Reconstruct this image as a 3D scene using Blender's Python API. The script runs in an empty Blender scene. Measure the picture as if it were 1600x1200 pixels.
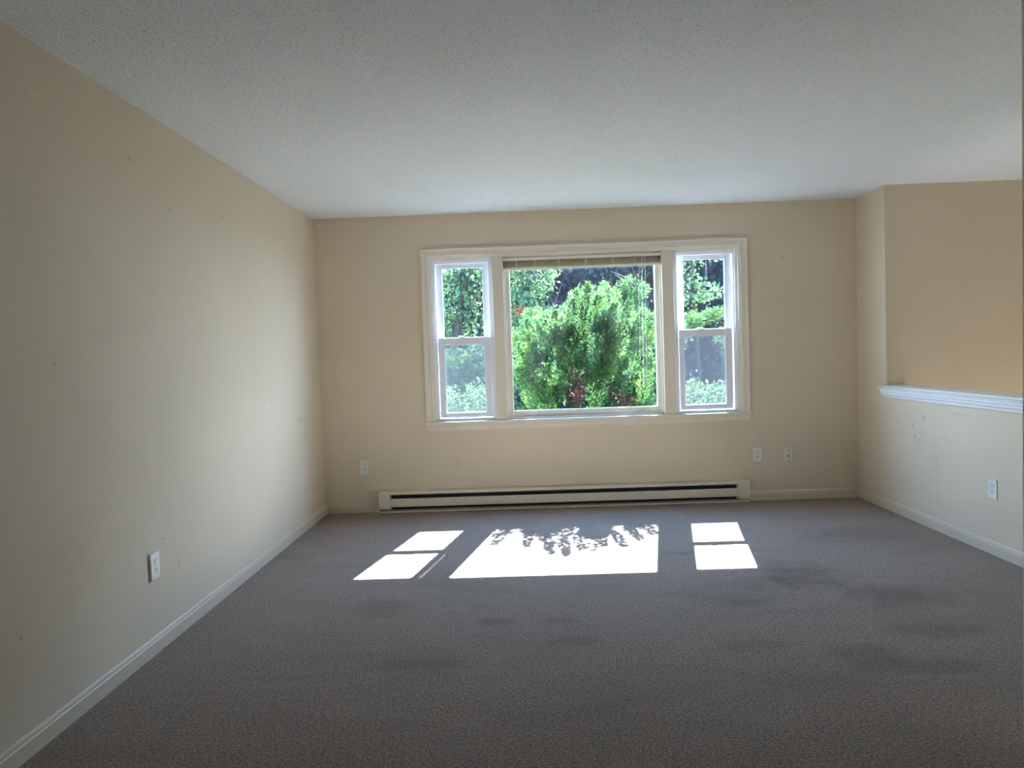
import bpy, bmesh, math, random
import numpy as np
from mathutils import Matrix, Vector

random.seed(7)
rng = np.random.default_rng(11)
scn = bpy.context.scene
COL = scn.collection

# ------------------------------------------------------------------ camera
cam_d = bpy.data.cameras.new('camera')
cam = bpy.data.objects.new('camera', cam_d)
COL.objects.link(cam)
cam_d.sensor_width = 36.0
cam_d.lens = 1085.0 / 1600.0 * 36.0
cam_d.clip_start = 0.05
cam_d.clip_end = 300
_r = Vector((0.99925814, 0.01598347, -0.0350385))
_u = Vector((0.03430238, 0.04421253, 0.99843307))
_f = Vector((-0.01750756, 0.99889428, -0.04363146))
_m = Matrix((( _r.x, _u.x, -_f.x, 1.6896), (_r.y, _u.y, -_f.y, -5.7264),
             (_r.z, _u.z, -_f.z, 1.2812), (0, 0, 0, 1)))
cam.matrix_world = _m
scn.camera = cam

# ------------------------------------------------------------------ light
SUN_DX, SUN_DY = 0.19, 0.92           # metres sideways / outward per metre of height, towards the sun
SUN_E = 48.0
SKY = 11.0
scn.view_settings.view_transform = 'Standard'
scn.view_settings.look = 'None'
scn.view_settings.gamma = 1.0
scn.view_settings.use_curve_mapping = False
scn.view_settings.exposure = 1.45
scn.cycles.use_denoising = True
scn.cycles.max_bounces = 14
scn.cycles.diffuse_bounces = 8
scn.cycles.transparent_max_bounces = 16
scn.cycles.sample_clamp_indirect = 20.0
scn.cycles.caustics_reflective = False
scn.cycles.caustics_refractive = False

world = bpy.data.worlds.new('sky')
scn.world = world
world.use_nodes = True
wn, wl = world.node_tree.nodes, world.node_tree.links
wn.clear()
w_out = wn.new('ShaderNodeOutputWorld')
w_bg = wn.new('ShaderNodeBackground')
w_bg.inputs['Strength'].default_value = SKY
w_tc = wn.new('ShaderNodeTexCoord')
w_sep = wn.new('ShaderNodeSeparateXYZ')
w_ramp = wn.new('ShaderNodeValToRGB')
w_ramp.color_ramp.elements[0].position = 0.0
w_ramp.color_ramp.elements[0].color = (0.58, 0.80, 1.0, 1)
w_ramp.color_ramp.elements[1].position = 1.0
w_ramp.color_ramp.elements[1].color = (0.20, 0.44, 1.0, 1)
wl.new(w_tc.outputs['Generated'], w_sep.inputs[0])
wl.new(w_sep.outputs['Z'], w_ramp.inputs[0])
wl.new(w_ramp.outputs[0], w_bg.inputs['Color'])
wl.new(w_bg.outputs[0], w_out.inputs['Surface'])

sun_d = bpy.data.lights.new('sun', 'SUN')
sun_d.energy = SUN_E
sun_d.angle = math.radians(0.55)
sun_d.color = (0.88, 0.955, 1.0)
sun = bpy.data.objects.new('sun', sun_d)
COL.objects.link(sun)
sun.rotation_euler = Vector((SUN_DX, SUN_DY, 1.0)).to_track_quat('Z', 'Y').to_euler()
sun.location = (4, 10, 12)

def portal(name, x0, x1, z0, z1, y, facing):
    """sky portal in a window opening: helps the renderer sample the sky, gives no light of its own"""
    d = bpy.data.lights.new(name, 'AREA')
    d.shape = 'RECTANGLE'
    d.size = x1 - x0
    d.size_y = z1 - z0
    d.cycles.is_portal = True
    o = bpy.data.objects.new(name, d)
    COL.objects.link(o)
    o.location = ((x0 + x1) / 2, y, (z0 + z1) / 2)
    o.rotation_euler = (math.radians(-90) if facing < 0 else math.radians(90), 0, 0)
portal('sky_portal', 0.95, 3.47, 0.76, 2.08, 0.16, -1)
portal('sky_portal', 4.71, 5.61, -1.2, 0.69, -0.28, -1)

# ------------------------------------------------------------------ measures
W, H = 4.423, 2.44          # room width, ceiling height
STUB = 0.445                # end of the full-height piece of right wall
YR = -7.8                   # rear wall
GROUND = -1.3

# ------------------------------------------------------------------ materials
def mat(name, rgb, rough=0.6, spec=0.3, metal=0.0):
    m = bpy.data.materials.new(name)
    m.use_nodes = True
    b = m.node_tree.nodes['Principled BSDF']
    b.inputs['Base Color'].default_value = (*rgb, 1)
    b.inputs['Roughness'].default_value = rough
    b.inputs['Specular IOR Level'].default_value = spec
    b.inputs['Metallic'].default_value = metal
    return m

class NT:
    """small helper round a material's node tree"""
    def __init__(s, m):
        s.m, s.n, s.l = m, m.node_tree.nodes, m.node_tree.links
        s.b = s.n['Principled BSDF']
    def node(s, t, **kw):
        x = s.n.new(t)
        for k, v in kw.items():
            setattr(x, k, v)
        return x
    def obj(s):
        return s.node('ShaderNodeTexCoord').outputs['Object']
    def noise(s, vec, scale, detail=4, rough=0.5, dist=0.0):
        x = s.node('ShaderNodeTexNoise')
        x.inputs['Scale'].default_value = scale
        x.inputs['Detail'].default_value = detail
        x.inputs['Roughness'].default_value = rough
        x.inputs['Distortion'].default_value = dist
        s.l.new(vec, x.inputs['Vector'])
        return x.outputs['Fac']
    def math(s, op, a, b=None, c=None, clamp=False):
        x = s.node('ShaderNodeMath', operation=op, use_clamp=clamp)
        for i, v in enumerate((a, b, c)):
            if v is None: continue
            if isinstance(v, (int, float)): x.inputs[i].default_value = v
            else: s.l.new(v, x.inputs[i])
        return x.outputs[0]
    def ramp(s, fac, lo, hi, c0=(0, 0, 0), c1=(1, 1, 1)):
        x = s.node('ShaderNodeValToRGB')
        x.color_ramp.elements[0].position = lo
        x.color_ramp.elements[1].position = hi
        x.color_ramp.elements[0].color = (*c0, 1)
        x.color_ramp.elements[1].color = (*c1, 1)
        s.l.new(fac, x.inputs[0])
        return x.outputs[0]
    def mix(s, fac, a, b):
        x = s.node('ShaderNodeMix', data_type='RGBA')
        if isinstance(fac, (int, float)): x.inputs[0].default_value = fac
        else: s.l.new(fac, x.inputs[0])
        for i, v in ((6, a), (7, b)):
            if isinstance(v, tuple): x.inputs[i].default_value = (*v, 1)
            else: s.l.new(v, x.inputs[i])
        return x.outputs[2]
    def bump(s, height, strength, dist):
        x = s.node('ShaderNodeBump')
        x.inputs['Strength'].default_value = strength
        x.inputs['Distance'].default_value = dist
        s.l.new(height, x.inputs['Height'])
        s.l.new(x.outputs[0], s.b.inputs['Normal'])
    def color(s, c):
        s.l.new(c, s.b.inputs['Base Color'])
    def blot(s, sep, pts, axes, wob=None):
        """sum of soft elliptical marks at given places; sep = SeparateXYZ outputs"""
        tot = None
        for (u, v, ru, rv, k) in pts:
            du = s.math('MULTIPLY', s.math('SUBTRACT', sep[axes[0]], u), 1.0 / ru)
            dv = s.math('MULTIPLY', s.math('SUBTRACT', sep[axes[1]], v), 1.0 / rv)
            d = s.math('ADD', s.math('MULTIPLY', du, du), s.math('MULTIPLY', dv, dv))
            if wob is not None: d = s.math('ADD', d, wob)
            e = s.math('MULTIPLY', s.math('SUBTRACT', 1.0, d, clamp=True), k)
            tot = e if tot is None else s.math('ADD', tot, e)
        return tot
    def sep(s, vec):
        x = s.node('ShaderNodeSeparateXYZ')
        s.l.new(vec, x.inputs[0])
        return x.outputs

WALL_RGB = (0.73, 0.635, 0.505)
def wall_paint(name, marks=None):
    m = mat(name, WALL_RGB, 0.62, 0.25)
    t = NT(m)
    v = t.obj()
    n = t.noise(v, 1.1, 3)
    c = t.mix(t.ramp(n, 0.3, 0.7), tuple(x * 0.97 for x in WALL_RGB), tuple(min(1, x * 1.03) for x in WALL_RGB))
    if marks:
        c = marks(t, v, c)
    t.color(c)
    t.bump(t.noise(v, 260, 2), 0.06, 0.002)
    return m

def marks_back(t, v, c):
    # hairline plaster crack running down from the window apron, a few scuffs and filler dabs
    s = t.sep(v)
    wig = t.math('MULTIPLY', t.math('SUBTRACT', t.noise(v, 6, 5, 0.7), 0.5), 0.09)
    d = t.math('ABSOLUTE', t.math('ADD', t.math('SUBTRACT', s[0], 1.105), wig))
    line = t.math('LESS_THAN', d, 0.0022)
    line = t.math('MULTIPLY', line, t.math('LESS_THAN', s[2], 0.66))
    line = t.math('MULTIPLY', line, t.math('GREATER_THAN', s[2], 0.16))
    line = t.math('MULTIPLY', line, t.ramp(t.noise(v, 5, 2), 0.40, 0.55))
    c = t.mix(t.math('MULTIPLY', line, 0.5), c, (0.25, 0.2, 0.15))
    wob = t.math('MULTIPLY', t.math('SUBTRACT', t.noise(v, 60, 3), 0.5), 2.2)
    dark = t.blot(s, [(0.155, 0.26, 0.008, 0.008, .5), (3.82, 1.985, 0.012, 0.008, .6), (4.11, 1.975, 0.012, 0.005, .7),
                      (4.2, 1.98, 0.006, 0.006, .8), (3.74, 1.93, 0.004, 0.02, .3)], (0, 2), wob)
    c = t.mix(t.math('MINIMUM', dark, 0.7), c, (0.2, 0.16, 0.12))
    light = t.blot(s, [(0.05, 2.39, 0.03, 0.01, .8), (0.2, 2.39, 0.02, 0.008, .8), (0.36, 2.385, 0.02, 0.008, .7),
                       (0.6, 2.38, 0.012, 0.01, .6), (1.45, 2.36, 0.02, 0.008, .5), (3.62, 2.33, 0.006, 0.04, .7)], (0, 2), wob)
    return t.mix(t.math('MINIMUM', light, 0.7), c, (0.85, 0.82, 0.76))

def marks_left(t, v, c):
    s = t.sep(v)
    wob = t.math('MULTIPLY', t.math('SUBTRACT', t.noise(v, 50, 3), 0.5), 2.2)
    dark = t.blot(s, [(-3.25, 1.30, 0.006, 0.006, .9), (-2.58, 0.485, 0.006, 0.006, .9), (-2.45, 0.33, 0.004, 0.045, .5),
                      (-2.68, 2.19, 0.006, 0.02, .6), (-2.35, 2.04, 0.006, 0.008, .6), (-1.75, 2.12, 0.006, 0.014, .6),
                      (-3.05, 0.25, 0.008, 0.008, .5), (-0.85, 0.96, 0.012, 0.02, .2), (-0.55, 0.84, 0.03, 0.02, .22),
                      (-2.49, 2.10, 0.006, 0.006, .5), (-3.5, 0.4, 0.01, 0.01, .4)], (1, 2), wob)
    c = t.mix(t.math('MINIMUM', dark, 0.8), c, (0.2, 0.16, 0.12))
    light = t.blot(s, [(-3.27, 2.25, 0.03, 0.006, .4), (-1.2, 1.0, 0.03, 0.02, .3), (-0.7, 0.86, 0.03, 0.03, .35)], (1, 2), wob)
    return t.mix(t.math('MINIMUM', light, 0.6), c, (0.85, 0.82, 0.76))

def marks_right(t, v, c):
    s = t.sep(v)
    wob = t.math('MULTIPLY', t.math('SUBTRACT', t.noise(v, 40, 3), 0.5), 2.0)
    dark = t.blot(s, [(-0.93, 0.745, 0.03, 0.018, .35), (-0.79, 0.675, 0.014, 0.02, .35), (-0.82, 0.60, 0.012, 0.03, .38),
                      (-0.87, 0.585, 0.012, 0.02, .30), (-0.62, 0.69, 0.012, 0.025, .22), (-0.66, 0.63, 0.012, 0.02, .22),
                      (-1.07, 0.47, 0.01, 0.05, .18), (-1.3, 0.80, 0.16, 0.012, .16), (-1.18, 0.62, 0.006, 0.03, .22)], (1, 2), wob)
    c = t.mix(t.math('MINIMUM', dark, 0.6), c, (0.22, 0.19, 0.15))
    # split, wavering paint line in the corner
    wig = t.math('MULTIPLY', t.math('SUBTRACT', t.noise(v, 7, 5, 0.7), 0.45), 0.07)
    d = t.math('ABSOLUTE', t.math('ADD', t.math('ADD', s[1], 0.030), wig))
    line = t.math('MULTIPLY', t.math('LESS_THAN', d, 0.006), t.math('LESS_THAN', s[2], 1.7))
    line = t.math('MULTIPLY', line, t.math('GREATER_THAN', s[2], 0.12))
    return t.mix(t.math('MULTIPLY', line, 0.35), c, (0.82, 0.77, 0.68))

M = {}
M['wall'] = wall_paint('beige_wall_paint')
M['wall_back'] = wall_paint('beige_wall_paint_cracked', marks_back)
M['wall_left'] = wall_paint('beige_wall_paint_nicked', marks_left)
M['wall_right'] = wall_paint('beige_wall_paint_scuffed', marks_right)
M['trim'] = mat('cream_gloss_trim', (0.80, 0.74, 0.64), 0.38, 0.4)
M['base'] = mat('beige_gloss_trim', (0.70, 0.61, 0.49), 0.36, 0.4)
M['white_trim'] = mat('white_gloss_trim', (0.86, 0.87, 0.90), 0.35, 0.4)
M['vinyl'] = mat('white_vinyl', (0.84, 0.86, 0.91), 0.32, 0.4)
M['plate'] = mat('white_plastic', (0.80, 0.80, 0.78), 0.22, 0.5)
M['plate_cream'] = mat('ivory_plastic', (0.76, 0.73, 0.66), 0.3, 0.5)
M['slot'] = mat('dark_slot', (0.02, 0.02, 0.02), 0.8, 0.1)
M['metal'] = mat('brushed_metal', (0.55, 0.55, 0.55), 0.35, 0.5, 1.0)
M['heater'] = mat('ivory_enamel', (0.80, 0.73, 0.62), 0.35, 0.45)
M['fin'] = mat('dark_fins', (0.035, 0.035, 0.04), 0.5, 0.3)
M['blind'] = mat('ivory_blind', (0.85, 0.81, 0.73), 0.4, 0.4)
M['slat'] = mat('cream_slats_shaded', (0.78, 0.62, 0.50), 0.45, 0.4)  # cream slats, with the brown of their shadow put into the colour
M['cord'] = mat('white_cord', (0.85, 0.82, 0.75), 0.6, 0.2)
M['bark'] = mat('brown_bark', (0.026, 0.014, 0.010), 0.9, 0.1)
M['bark_grey'] = mat('grey_bark', (0.020, 0.017, 0.014), 0.9, 0.1)
M['landing'] = mat('rose_grey_vinyl', (0.25, 0.195, 0.18), 0.5, 0.3)

# popcorn ceiling
m = mat('popcorn_ceiling', (0.84, 0.87, 0.89), 0.9, 0.1)
t = NT(m); v = t.obj()
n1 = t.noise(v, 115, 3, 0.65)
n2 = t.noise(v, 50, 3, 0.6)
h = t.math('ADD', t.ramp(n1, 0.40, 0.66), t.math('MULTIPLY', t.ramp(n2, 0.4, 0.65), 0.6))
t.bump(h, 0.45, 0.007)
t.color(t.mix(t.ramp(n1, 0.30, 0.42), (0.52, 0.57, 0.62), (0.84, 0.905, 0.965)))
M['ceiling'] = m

# worn cut-pile carpet
m = mat('taupe_carpet', (0.3, 0.26, 0.24), 1.0, 0.05)
t = NT(m); v = t.obj(); s = t.sep(v)
tuft = t.noise(v, 120, 3, 0.65)
mid = t.noise(v, 70, 3, 0.6)
mp = t.node('ShaderNodeMapping'); mp.inputs['Scale'].default_value = (0.55, 1.6, 1.0)
t.l.new(v, mp.inputs['Vector'])
big = t.noise(mp.outputs[0], 1.7, 5, 0.62, 0.6)
mp2 = t.node('ShaderNodeMapping'); mp2.inputs['Scale'].default_value = (1.4, 5.0, 1.0)
mp2.inputs['Rotation'].default_value = (0, 0, math.radians(12))
t.l.new(v, mp2.inputs['Vector'])
streak = t.noise(mp2.outputs[0], 2.2, 4, 0.65, 0.4)
c = t.mix(t.ramp(tuft, 0.34, 0.62), (0.132, 0.100, 0.080), (0.425, 0.335, 0.282))
c = t.mix(t.math('MULTIPLY', t.ramp(mid, 0.50, 0.66), 0.55), c, (0.13, 0.105, 0.09))
c = t.mix(t.math('MULTIPLY', t.ramp(big, 0.50, 0.75), 0.38), c, (0.15, 0.125, 0.10))
c = t.mix(t.math('MULTIPLY', t.ramp(streak, 0.52, 0.72), 0.22), c, (0.36, 0.32, 0.30))
wob = t.math('MULTIPLY', t.math('SUBTRACT', t.noise(v, 7, 4, 0.65), 0.5), 2.4)
stains = t.blot(s, [(3.21, -1.92, .26, .30, .75), (3.52, -2.25, .30, .22, .65), (3.48, -2.69, .25, .10, .6), (1.5, -2.44, .11, .06, .55),
                    (1.81, -2.46, .12, .05, .5), (1.87, -2.69, .15, .06, .5), (2.76, -2.28, .12, .08, .45), (3.08, -2.9, .2, .12, .55),
                    (2.03, -3.23, .014, .010, 2.5), (2.63, -2.8, .2, .08, .4), (3.24, -3.02, .28, .10, .5), (0.93, -2.23, .2, .16, .35),
                    (3.85, -1.1, .5, .25, .45), (2.62, -1.42, .12, .05, .5), (2.9, -2.02, .3, .12, .35), (1.2, -2.9, .25, .09, .3)], (0, 1), wob)
c = t.mix(t.math('MULTIPLY', t.math('MINIMUM', stains, 1.0), 0.62), c, (0.085, 0.066, 0.045))
t.color(c)
t.bump(t.math('ADD', tuft, t.math('MULTIPLY', mid, 0.6)), 0.6, 0.008)
t.b.inputs['Sheen Weight'].default_value = 0.15
M['carpet'] = m

def pane_material(name, film, tint):
    """clear window glass with a fresnel reflection and a thin film of dust"""
    m = bpy.data.materials.new(name)
    m.use_nodes = True
    n, l = m.node_tree.nodes, m.node_tree.links
    n.clear()
    out = n.new('ShaderNodeOutputMaterial')
    tr = n.new('ShaderNodeBsdfTransparent'); tr.inputs[0].default_value = (*tint, 1)
    gl = n.new('ShaderNodeBsdfGlossy'); gl.inputs['Roughness'].default_value = 0.02
    lw = n.new('ShaderNodeLayerWeight'); lw.inputs['Blend'].default_value = 0.5
    pw = n.new('ShaderNodeMath'); pw.operation = 'POWER'; pw.inputs[1].default_value = 5.0
    l.new(lw.outputs['Facing'], pw.inputs[0])
    fr = n.new('ShaderNodeMath'); fr.operation = 'MULTIPLY_ADD'; fr.inputs[1].default_value = 0.96; fr.inputs[2].default_value = 0.03
    l.new(pw.outputs[0], fr.inputs[0])
    mx = n.new('ShaderNodeMixShader')
    l.new(fr.outputs[0], mx.inputs[0]); l.new(tr.outputs[0], mx.inputs[1]); l.new(gl.outputs[0], mx.inputs[2])
    tl = n.new('ShaderNodeBsdfTranslucent'); tl.inputs[0].default_value = (0.85, 0.92, 1.0, 1)
    no = n.new('ShaderNodeTexNoise'); no.inputs['Scale'].default_value = 5.0; no.inputs['Detail'].default_value = 6
    tc = n.new('ShaderNodeTexCoord'); l.new(tc.outputs['Object'], no.inputs['Vector'])
    mr = n.new('ShaderNodeMapRange'); mr.inputs[1].default_value = 0.3; mr.inputs[2].default_value = 0.75
    mr.inputs[3].default_value = film * 0.5; mr.inputs[4].default_value = film * 1.5
    l.new(no.outputs['Fac'], mr.inputs[0])
    mx2 = n.new('ShaderNodeMixShader')
    l.new(mr.outputs[0], mx2.inputs[0]); l.new(mx.outputs[0], mx2.inputs[1]); l.new(tl.outputs[0], mx2.inputs[2])
    l.new(mx2.outputs[0], out.inputs['Surface'])
    return m
M['pane'] = pane_material('dusty_window_glass', 0.0012, (0.93, 0.96, 0.96))
M['pane_side'] = pane_material('clean_window_glass', 0.0008, (0.90, 0.94, 0.95))

def screen_material():
    m = bpy.data.materials.new('insect_screen_mesh')
    m.use_nodes = True
    n, l = m.node_tree.nodes, m.node_tree.links
    n.clear()
    out = n.new('ShaderNodeOutputMaterial')
    tr = n.new('ShaderNodeBsdfTransparent')
    df = n.new('ShaderNodeBsdfDiffuse'); df.inputs[0].default_value = (0.03, 0.032, 0.036, 1)
    tl = n.new('ShaderNodeBsdfTranslucent'); tl.inputs[0].default_value = (0.016, 0.0175, 0.021, 1)
    a = n.new('ShaderNodeAddShader'); l.new(df.outputs[0], a.inputs[0]); l.new(tl.outputs[0], a.inputs[1])
    mx = n.new('ShaderNodeMixShader'); mx.inputs[0].default_value = 0.34
    l.new(tr.outputs[0], mx.inputs[1]); l.new(a.outputs[0], mx.inputs[2])
    l.new(mx.outputs[0], out.inputs['Surface'])
    return m
M['screen'] = screen_material()

def leaf_material(name, rgb_a, rgb_b, trans, gloss=0.25, scale=9.0):
    m = bpy.data.materials.new(name)
    m.use_nodes = True
    n, l = m.node_tree.nodes, m.node_tree.links
    n.clear()
    out = n.new('ShaderNodeOutputMaterial')
    tc = n.new('ShaderNodeTexCoord')
    no = n.new('ShaderNodeTexNoise'); no.inputs['Scale'].default_value = scale; no.inputs['Detail'].default_value = 3
    l.new(tc.outputs['Object'], no.inputs['Vector'])
    rp = n.new('ShaderNodeValToRGB')
    rp.color_ramp.elements[0].position = 0.35; rp.color_ramp.elements[0].color = (*rgb_a, 1)
    rp.color_ramp.elements[1].position = 0.65; rp.color_ramp.elements[1].color = (*rgb_b, 1)
    l.new(no.outputs['Fac'], rp.inputs[0])
    b = n.new('ShaderNodeBsdfPrincipled')
    b.inputs['Roughness'].default_value = 0.5
    b.inputs['Specular IOR Level'].default_value = gloss
    l.new(rp.outputs[0], b.inputs['Base Color'])
    tl = n.new('ShaderNodeBsdfTranslucent')
    hs = n.new('ShaderNodeHueSaturation'); hs.inputs['Hue'].default_value = 0.485; hs.inputs['Value'].default_value = 1.5
    l.new(rp.outputs[0], hs.inputs['Color']); l.new(hs.outputs[0], tl.inputs[0])
    mx = n.new('ShaderNodeMixShader'); mx.inputs[0].default_value = trans
    l.new(b.outputs[0], mx.inputs[1]); l.new(tl.outputs[0], mx.inputs[2])
    l.new(mx.outputs[0], out.inputs['Surface'])
    return m
M['conifer'] = leaf_material('green_conifer_foliage', (0.0154, 0.0578, 0.0193), (0.0578, 0.1117, 0.0270), 0.40, 0.10)
M['conifer_dead'] = leaf_material('rust_dead_foliage', (0.026, 0.012, 0.008), (0.045, 0.026, 0.016), 0.3, 0.05)
M['leaf_light'] = leaf_material('light_green_leaves', (0.0216, 0.0576, 0.0324), (0.0576, 0.0972, 0.0324), 0.48, 0.10, 3)
M['leaf_shaded'] = leaf_material('blue_shaded_leaves', (0.0036, 0.0090, 0.0168), (0.0066, 0.0150, 0.0216), 0.18, 0.10, 2)  # shade and blue skylight on the far trees put into the leaf colour
M['leaf_hedge'] = leaf_material('bright_hedge_leaves', (0.0473, 0.1001, 0.0473), (0.1092, 0.1547, 0.0655), 0.42, 0.12, 5)
M['leaf_orange'] = leaf_material('orange_leaves', (0.1440, 0.0432, 0.0096), (0.1728, 0.0576, 0.0144), 0.5, 0.2)

m = mat('rough_lawn', (0.06, 0.10, 0.03), 0.95, 0.1)
t = NT(m); v = t.obj()
t.color(t.mix(t.ramp(t.noise(v, 3, 5), 0.35, 0.65), (0.05, 0.065, 0.04), (0.12, 0.11, 0.085)))
t.bump(t.noise(v, 40, 4), 0.8, 0.05)
M['lawn'] = m

# ------------------------------------------------------------------ helpers
def tag(o, label=None, cat=None, group=None, kind=None):
    if label: o['label'] = label
    if cat: o['category'] = cat
    if group: o['group'] = group
    if kind: o['kind'] = kind
    return o

def empty(name, loc=(0, 0, 0), rot=(0, 0, 0)):
    o = bpy.data.objects.new(name, None)
    o.empty_display_size = 0.1
    COL.objects.link(o)
    o.location = loc
    o.rotation_euler = rot
    return o

def link(name, me, material, parent=None):
    o = bpy.data.objects.new(name, me)
    if material and not me.materials: me.materials.append(material)
    COL.objects.link(o)
    if parent is not None:
        o.parent = parent
    return o

class MB:
    """collects geometry for one mesh"""
    def __init__(s):
        s.bm = bmesh.new()
    def box(s, x0, x1, y0, y1, z0, z1, bev=0.0, seg=1):
        r = bmesh.ops.create_cube(s.bm, size=1.0)
        vs = r['verts']
        for q in vs:
            q.co = Vector(((x0 + x1) / 2 + q.co.x * (x1 - x0), (y0 + y1) / 2 + q.co.y * (y1 - y0), (z0 + z1) / 2 + q.co.z * (z1 - z0)))
        if bev > 0:
            es = list({e for q in vs for e in q.link_edges})
            bmesh.ops.bevel(s.bm, geom=es, offset=bev, segments=seg, profile=0.5, affect='EDGES')
        return s
    def rings(s, rings, cap=True):
        vv = [[s.bm.verts.new(p) for p in r] for r in rings]
        n = len(vv[0])
        for a, b in zip(vv, vv[1:]):
            for i in range(n):
                s.bm.faces.new((a[i], a[(i + 1) % n], b[(i + 1) % n], b[i]))
        if cap:
            s.bm.faces.new(list(reversed(vv[0])))
            s.bm.faces.new(vv[-1])
        return s
    def tube(s, pts, radii, n=6):
        pts = [Vector(p) for p in pts]
        rs = []
        for i, p in enumerate(pts):
            d = (pts[min(i + 1, len(pts) - 1)] - pts[max(i - 1, 0)]).normalized()
            a = d.orthogonal().normalized()
            b = d.cross(a)
            r = radii[i] if isinstance(radii, (list, tuple)) else radii
            rs.append([p + (a * math.cos(k * 2 * math.pi / n) + b * math.sin(k * 2 * math.pi / n)) * r for k in range(n)])
        return s.rings(rs)
    def build(s, name, material, parent=None, smooth=False):
        bmesh.ops.recalc_face_normals(s.bm, faces=s.bm.faces[:])
        me = bpy.data.meshes.new(name)
        s.bm.to_mesh(me); s.bm.free()
        if smooth:
            for p in me.polygons: p.use_smooth = True
        return link(name, me, material, parent)

def structure(o, label, cat):
    return tag(o, label, cat, kind='structure')

def sweep(prof, fn0, fn1):
    """solid from a closed profile carried from one end function to the other"""
    mb = MB()
    mb.rings([[fn0(u, w) for u, w in prof], [fn1(u, w) for u, w in prof]])
    return mb

# ------------------------------------------------------------------ room shell
WT = 0.14
OX0, OX1, OZ0, OZ1 = 0.940, 3.470, 0.715, 2.082      # window opening in the back wall
mb = MB()
mb.box(-WT, OX0, 0, WT, -0.2, H + 0.1)
mb.box(OX1, W + WT, 0, WT, -0.2, H + 0.1)
mb.box(OX0, OX1, 0, WT, -0.2, OZ0)
mb.box(OX0, OX1, 0, WT, OZ1, H + 0.1)
structure(mb.build('wall_back', M['wall_back']), 'beige painted back wall around the triple window', 'wall')

structure(MB().box(-WT, 0, YR - 0.2, 0.0, -0.2, H + 0.1).build('wall_left', M['wall_left']),
          'long plain beige painted wall on the left', 'wall')

# right wall: full-height piece by the window, then a half wall open to the stairwell
mb = MB()
mb.box(W, W + WT, -STUB, 0.0, -1.4, H + 0.1)
mb.box(W, W + 0.115, -3.62, -STUB, -1.4, 0.925)
structure(mb.build('wall_right', M['wall_right']), 'beige half wall on the right with full-height end by the window', 'wall')
DX0, DX1, DZ0, DZ1 = 4.66, 5.66, -1.27, 0.74          # added unseen glazed door, lets daylight into the stairwell
mb = MB()
mb.box(W + WT, DX0, -STUB, -STUB + WT, -1.4, H + 0.1)
mb.box(DX1, 5.9, -STUB, -STUB + WT, -1.4, H + 0.1)
mb.box(DX0, DX1, -STUB, -STUB + WT, -1.4, DZ0)
mb.box(DX0, DX1, -STUB, -STUB + WT, DZ1, H + 0.1)
structure(mb.build('wall_stairwell', M['wall']),
          'beige stairwell wall seen above the white capped half wall', 'wall')
structure(MB().box(5.75, 5.9, -3.62, -STUB, -1.4, H + 0.1).build('wall_stairwell_side', M['wall']),
          'beige wall on the far side of the stairwell', 'wall')
structure(MB().box(3.185, 5.75, -3.76, -3.62, 0.0, H + 0.1).build('wall_partition', M['wall']),
          'end of a beige partition wall at the right edge of the picture', 'wall')
structure(MB().box(W - 0.0, 5.9, -3.76, -3.62, -1.4, -0.12).build('wall_stairwell_near', M['wall']),
          'low stairwell wall under the partition', 'wall')

# rear walls behind the camera
structure(MB().box(-WT, 5.9, YR - WT, YR, -0.2, H + 0.1).build('wall_rear', M['wall']), 'plain beige rear wall behind the camera', 'wall')
structure(MB().box(5.75, 5.9, YR, -3.62, -0.2, H + 0.1).build('wall_rear_side', M['wall']), 'plain beige side wall behind the camera', 'wall')

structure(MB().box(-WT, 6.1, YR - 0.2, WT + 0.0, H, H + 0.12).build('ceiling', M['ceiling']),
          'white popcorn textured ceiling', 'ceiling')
mb = MB()
mb.box(-WT, W + 0.115, -3.62, WT, -0.12, 0.0)
mb.box(-WT, 5.9, YR - 0.2, -3.62, -0.12, 0.0)
structure(mb.build('floor', M['carpet']), 'worn taupe carpet floor with dark stains', 'floor')
structure(MB().box(W + 0.115, 5.75, -3.62, -STUB, -1.4, -1.3).build('floor_stairwell', M['landing']),
          'lower landing floor of the stairwell', 'floor')

# baseboards -------------------------------------------------------
BB = [(0, 0), (0.013, 0), (0.013, 0.056), (0.010, 0.060), (0.011, 0.066), (0.008, 0.074), (0.004, 0.078), (0, 0.078)]
def bb(name, f0, f1, label):
    structure(sweep(BB, f0, f1).build(name, M['base']), label, 'baseboard')
bb('baseboard_left', lambda u, w: (u, -0.013 + u, w), lambda u, w: (u, YR, w), 'beige moulded baseboard along the left wall')
bb('baseboard_back', lambda u, w: (u, -u, w), lambda u, w: (0.454, -u, w), 'short beige baseboard left of the baseboard heater')
bb('baseboard_back', lambda u, w: (3.507, -u, w), lambda u, w: (W - u, -u, w), 'beige baseboard between the heater and the right corner')
bb('baseboard_right', lambda u, w: (W - u, -u, w), lambda u, w: (W - u, -3.62, w), 'beige moulded baseboard along the right half wall')

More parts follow.
